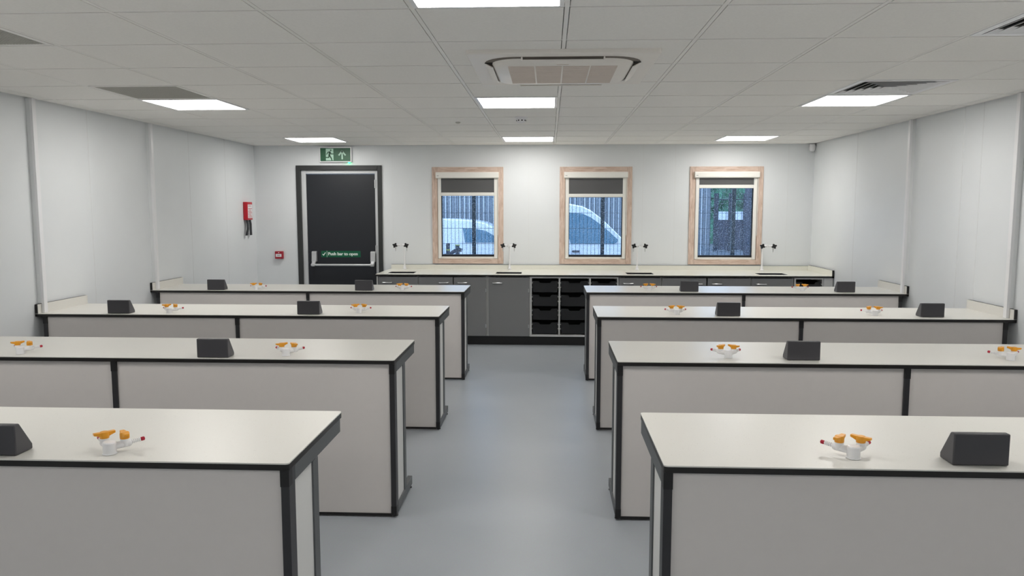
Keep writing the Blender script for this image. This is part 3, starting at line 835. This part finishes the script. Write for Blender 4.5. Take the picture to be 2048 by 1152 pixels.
def vehicle(lab, X, Y, prof, glass, wheels, wid, extra=None, sil=None):
    r = empty('van', (X, Y, GZ)); tag(r, lab, 'van', 'vans in the yard')
    # body lofted across its width: sides tuck in towards the roof
    n = len(prof); vs = []; zmax = max(p[1] for p in prof)
    lay = ((0.0, .06), (.05, 0.0), (wid-.05, 0.0), (wid, .06))
    for y, ins in lay:
        for px, pz in prof:
            vs.append((px, y if pz < 1.0 else y+(.10 if y < wid/2 else -.10)*(pz-1.0), pz-ins*(.4 if pz > .9 else 0)))
    fs = [(k*n+i, k*n+(i+1) % n, (k+1)*n+(i+1) % n, (k+1)*n+i) for k in range(3) for i in range(n)]
    fs += [tuple(range(n))[::-1], tuple(range(3*n, 4*n))]
    MB().add(vs, [f[::-1] for f in fs]).build('body', 'vanw', r)
    for gname, poly in glass:
        m = MB(); q = [(px, -.012+(.10*(pz-1.0) if pz > 1.0 else 0), pz) for px, pz in poly]; k = len(q)
        q2 = [(a, b_+.02, c) for a, b_, c in q]
        m.add(q+q2, [tuple(range(k)), tuple(range(k, 2*k))[::-1]]+[(i, k+i, k+(i+1) % k, (i+1) % k) for i in range(k)])
        m.build(gname, 'vang', r, smooth=False)
    for wx in wheels:
        for y in (.0, wid-.2):
            MB().rev((wx, y-.01, .33), (0,1,0), [(0, .24), (.01, .33), (.2, .33), (.21, .24)], 28).build('wheel', 'tyre', r)
    return r
# van seen through the window nearest the door: scale of the measured outline is 1.5 at y = 15.6
def sv(k, pts): return [(-.0649+(x+.0649)*k, 1.5608+(z-1.5608)*k-GZ) for x, z in pts]
k1 = (15.6+3.07)/(9.4+3.07)
top = sv(k1, [(-4.2, 1.375), (-2.5, 1.392), (-1.79, 1.388), (-1.50, 1.378), (-1.30, 1.362), (-1.12, 1.322), (-.975, 1.252), (-.895, 1.175), (-.80, 1.085), (-.70, 1.00), (-.40, .93), (-.18, .86), (-.10, .74)])
prof1 = [(top[-1][0], .3), (top[0][0], .3)]+top
gl1 = [('side_window', sv(k1, [(-1.46, 1.243), (-1.25, 1.232), (-1.08, 1.196), (-.96, 1.125), (-.87, 1.03), (-.935, 1.012), (-1.42, 1.010)]))]
vehicle('white van with a sloping bonnet seen through the window nearest the door', 0, 15.6, prof1, gl1, (top[0][0]+1.0, -.9), 1.8)
k2 = (12.3+3.07)/(9.2+3.07)
top = sv(k2, [(-.55, 1.55), (-.45, 1.632), (-.1, 1.640), (.245, 1.635), (.457, 1.596), (.60, 1.525), (.772, 1.393), (.92, 1.255), (1.073, 1.103), (1.25, 1.03), (1.45, .95), (1.55, .80)])
prof2 = [(top[-1][0], .3), (-3.4, .3), (-3.4, .88), (top[0][0], .88)]+top
gl2 = [('side_window', sv(k2, [(.15, 1.490), (.246, 1.494), (.458, 1.479), (.58, 1.425), (.734, 1.318), (.90, 1.180), (1.025, 1.066), (1.0, 1.02), (.96, 1.005), (.282, 1.005), (.21, 1.2)]))]
v2 = vehicle('white flatbed truck cab filling the middle window', 0, 12.3, prof2, gl2, (-2.6, 1.15), 1.9)
hb = sv(k2, [(.30, .87), (.42, .90)])
B(hb[0][0], hb[1][0], -.03, .02, hb[0][1], hb[1][1]).build('door_handle', 'gate', v2, bevel=.01)

gt_ = empty('yard_gate', (0, 36, GZ)); tag(gt_, 'dark double gate with white mesh upper panels far across the yard', 'gate')
kg = (36+3.07)/(9.5+3.07)
def gx(x, z): return sv(kg, [(x, z)])[0]
m = MB()
for xa, xb in ((2.573, 2.63), (2.80, 2.84), (3.034, 3.06)):
    a = gx(xa, 0)[0]; b_ = gx(xb, 0)[0]; m.box(a, b_, 0, .2, 0, gx(0, 1.80)[1])
for za, zb2 in ((1.69, 1.71), (1.36, 1.378)):
    m.box(gx(2.60, 0)[0], gx(3.05, 0)[0], .05, .15, gx(0, za)[1], gx(0, zb2)[1])
m.build('frame', 'gate', gt_, smooth=False)
B(gx(2.60, 0)[0], gx(3.05, 0)[0], .06, .10, .05, gx(0, 1.365)[1]).build('lower_panel', 'shed', gt_)
for xa, xb in ((2.632, 2.798), (2.842, 3.032)):
    B(gx(xa, 0)[0], gx(xb, 0)[0], .10, .12, gx(0, 1.372)[1], gx(0, 1.51)[1]).build('mesh_panel', 'mesh', gt_)
hd = MB(); random.seed(3)
nx, nz = 40, 14
vs = []; fs = []
for i in range(nx+1):
    for j in range(nz+1):
        vs.append((-2+16*i/nx, 44+random.uniform(-.5, .5)+j*.12, GZ+5.2*j/nz+(random.uniform(-.4, .4) if j == nz else random.uniform(-.1, .1) if j else 0)))
n0 = len(vs)
for i in range(nx):
    for j in range(nz): a = i*(nz+1)+j; fs.append((a, a+nz+1, a+nz+2, a+1))
vs += [(-2, 48, GZ), (14, 48, GZ), (14, 48, GZ+5), (-2, 48, GZ+5)]
fs += [(n0, n0+3, n0+2, n0+1)]
hd.add(vs, fs)
tag(hd.build('hedge', 'hedge', smooth=False), 'green hedge rising behind the far yard gate', 'hedge')
sh = MB(); prof = []; x = 3.86
while x < 6: prof += [(x, 12.0), (x+.12, 12.0), (x+.15, 12.04), (x+.25, 12.04)]; x += .29
prof += [(x, 12.0), (x, 12.8), (3.86, 12.8)]
sh.prism(prof, GZ, 2.9, 'z')
tag(sh.build('storage_shed', 'shed', smooth=False), 'dark grey corrugated shed at the edge of the window nearest the corner', 'shed')
# small pipe valve standing by the fence
va = empty('valve_set', (-1.315, 6.86, GZ+.10)); tag(va, 'small grey pipe valves with yellow bands below the window nearest the door', 'valve')
q = MB()
q.rev((-.05, 0, -.1), (0,0,1), [(0, .012), (.1, .012), (1.50, .012), (1.505, .026), (1.66, .026), (1.665, .014)], 14); q.rev((.075, 0, -.1), (0,0,1), [(0, .012), (.1, .012), (1.50, .012), (1.505, .026), (1.635, .026)], 14)
q.tube([(-.10, 0, 1.40), (-.03, 0, 1.42), (.03, 0, 1.46), (.075, 0, 1.49), (.13, 0, 1.47)], .024, 10)
q.build('pipework', 'valve', va)
MB().rev((-.05, 0, 1.47), (0,0,1), [(0, .029), (.018, .029)], 14).build('band', 'yellow', va)
MB().rev((.075, 0, 1.533), (0,0,1), [(0, .029), (.012, .029)], 14).build('band', 'yellow', va)

# ------------------------------------------------------------------ daylight
wd = bpy.data.worlds.new('overcast'); sc.world = wd; wd.use_nodes = True
nt = wd.node_tree; bg = nt.nodes['Background']
bg.inputs['Color'].default_value = (.55, .72, 1.0, 1); bg.inputs['Strength'].default_value = 2.9

# ------------------------------------------------------------------ camera
yaw, pitch, roll = -4.77e-2, -1.026e-1, 3.0e-4
Fpx = 1548.8
cy_, sy_ = math.cos(yaw), math.sin(yaw); cp_, sp_ = math.cos(pitch), math.sin(pitch)
f_ = Vector((sy_*cp_, cy_*cp_, sp_)); r_ = Vector((cy_, -sy_, 0)); u_ = r_.cross(f_)
r2 = r_*math.cos(roll)+u_*math.sin(roll); u2_ = -r_*math.sin(roll)+u_*math.cos(roll)
cam = bpy.data.cameras.new('camera'); co = bpy.data.objects.new('camera', cam); COL.objects.link(co)
cam.sensor_width = 36; cam.sensor_fit = 'HORIZONTAL'; cam.lens = Fpx*36/2048; cam.clip_start = .05; cam.clip_end = 200
mw = Matrix((r2, u2_, -f_)).transposed().to_4x4(); mw.translation = Vector((-.0649, -3.0693, 1.5608))
co.matrix_world = mw
sc.camera = co

# ------------------------------------------------------------------ colour
vs_ = sc.view_settings
vs_.view_transform = 'Standard'; vs_.look = 'None'; vs_.gamma = 1; vs_.use_curve_mapping = False; vs_.exposure = .48
sc.cycles.max_bounces = 12; sc.cycles.diffuse_bounces = 6; sc.cycles.glossy_bounces = 4; sc.cycles.transparent_max_bounces = 16
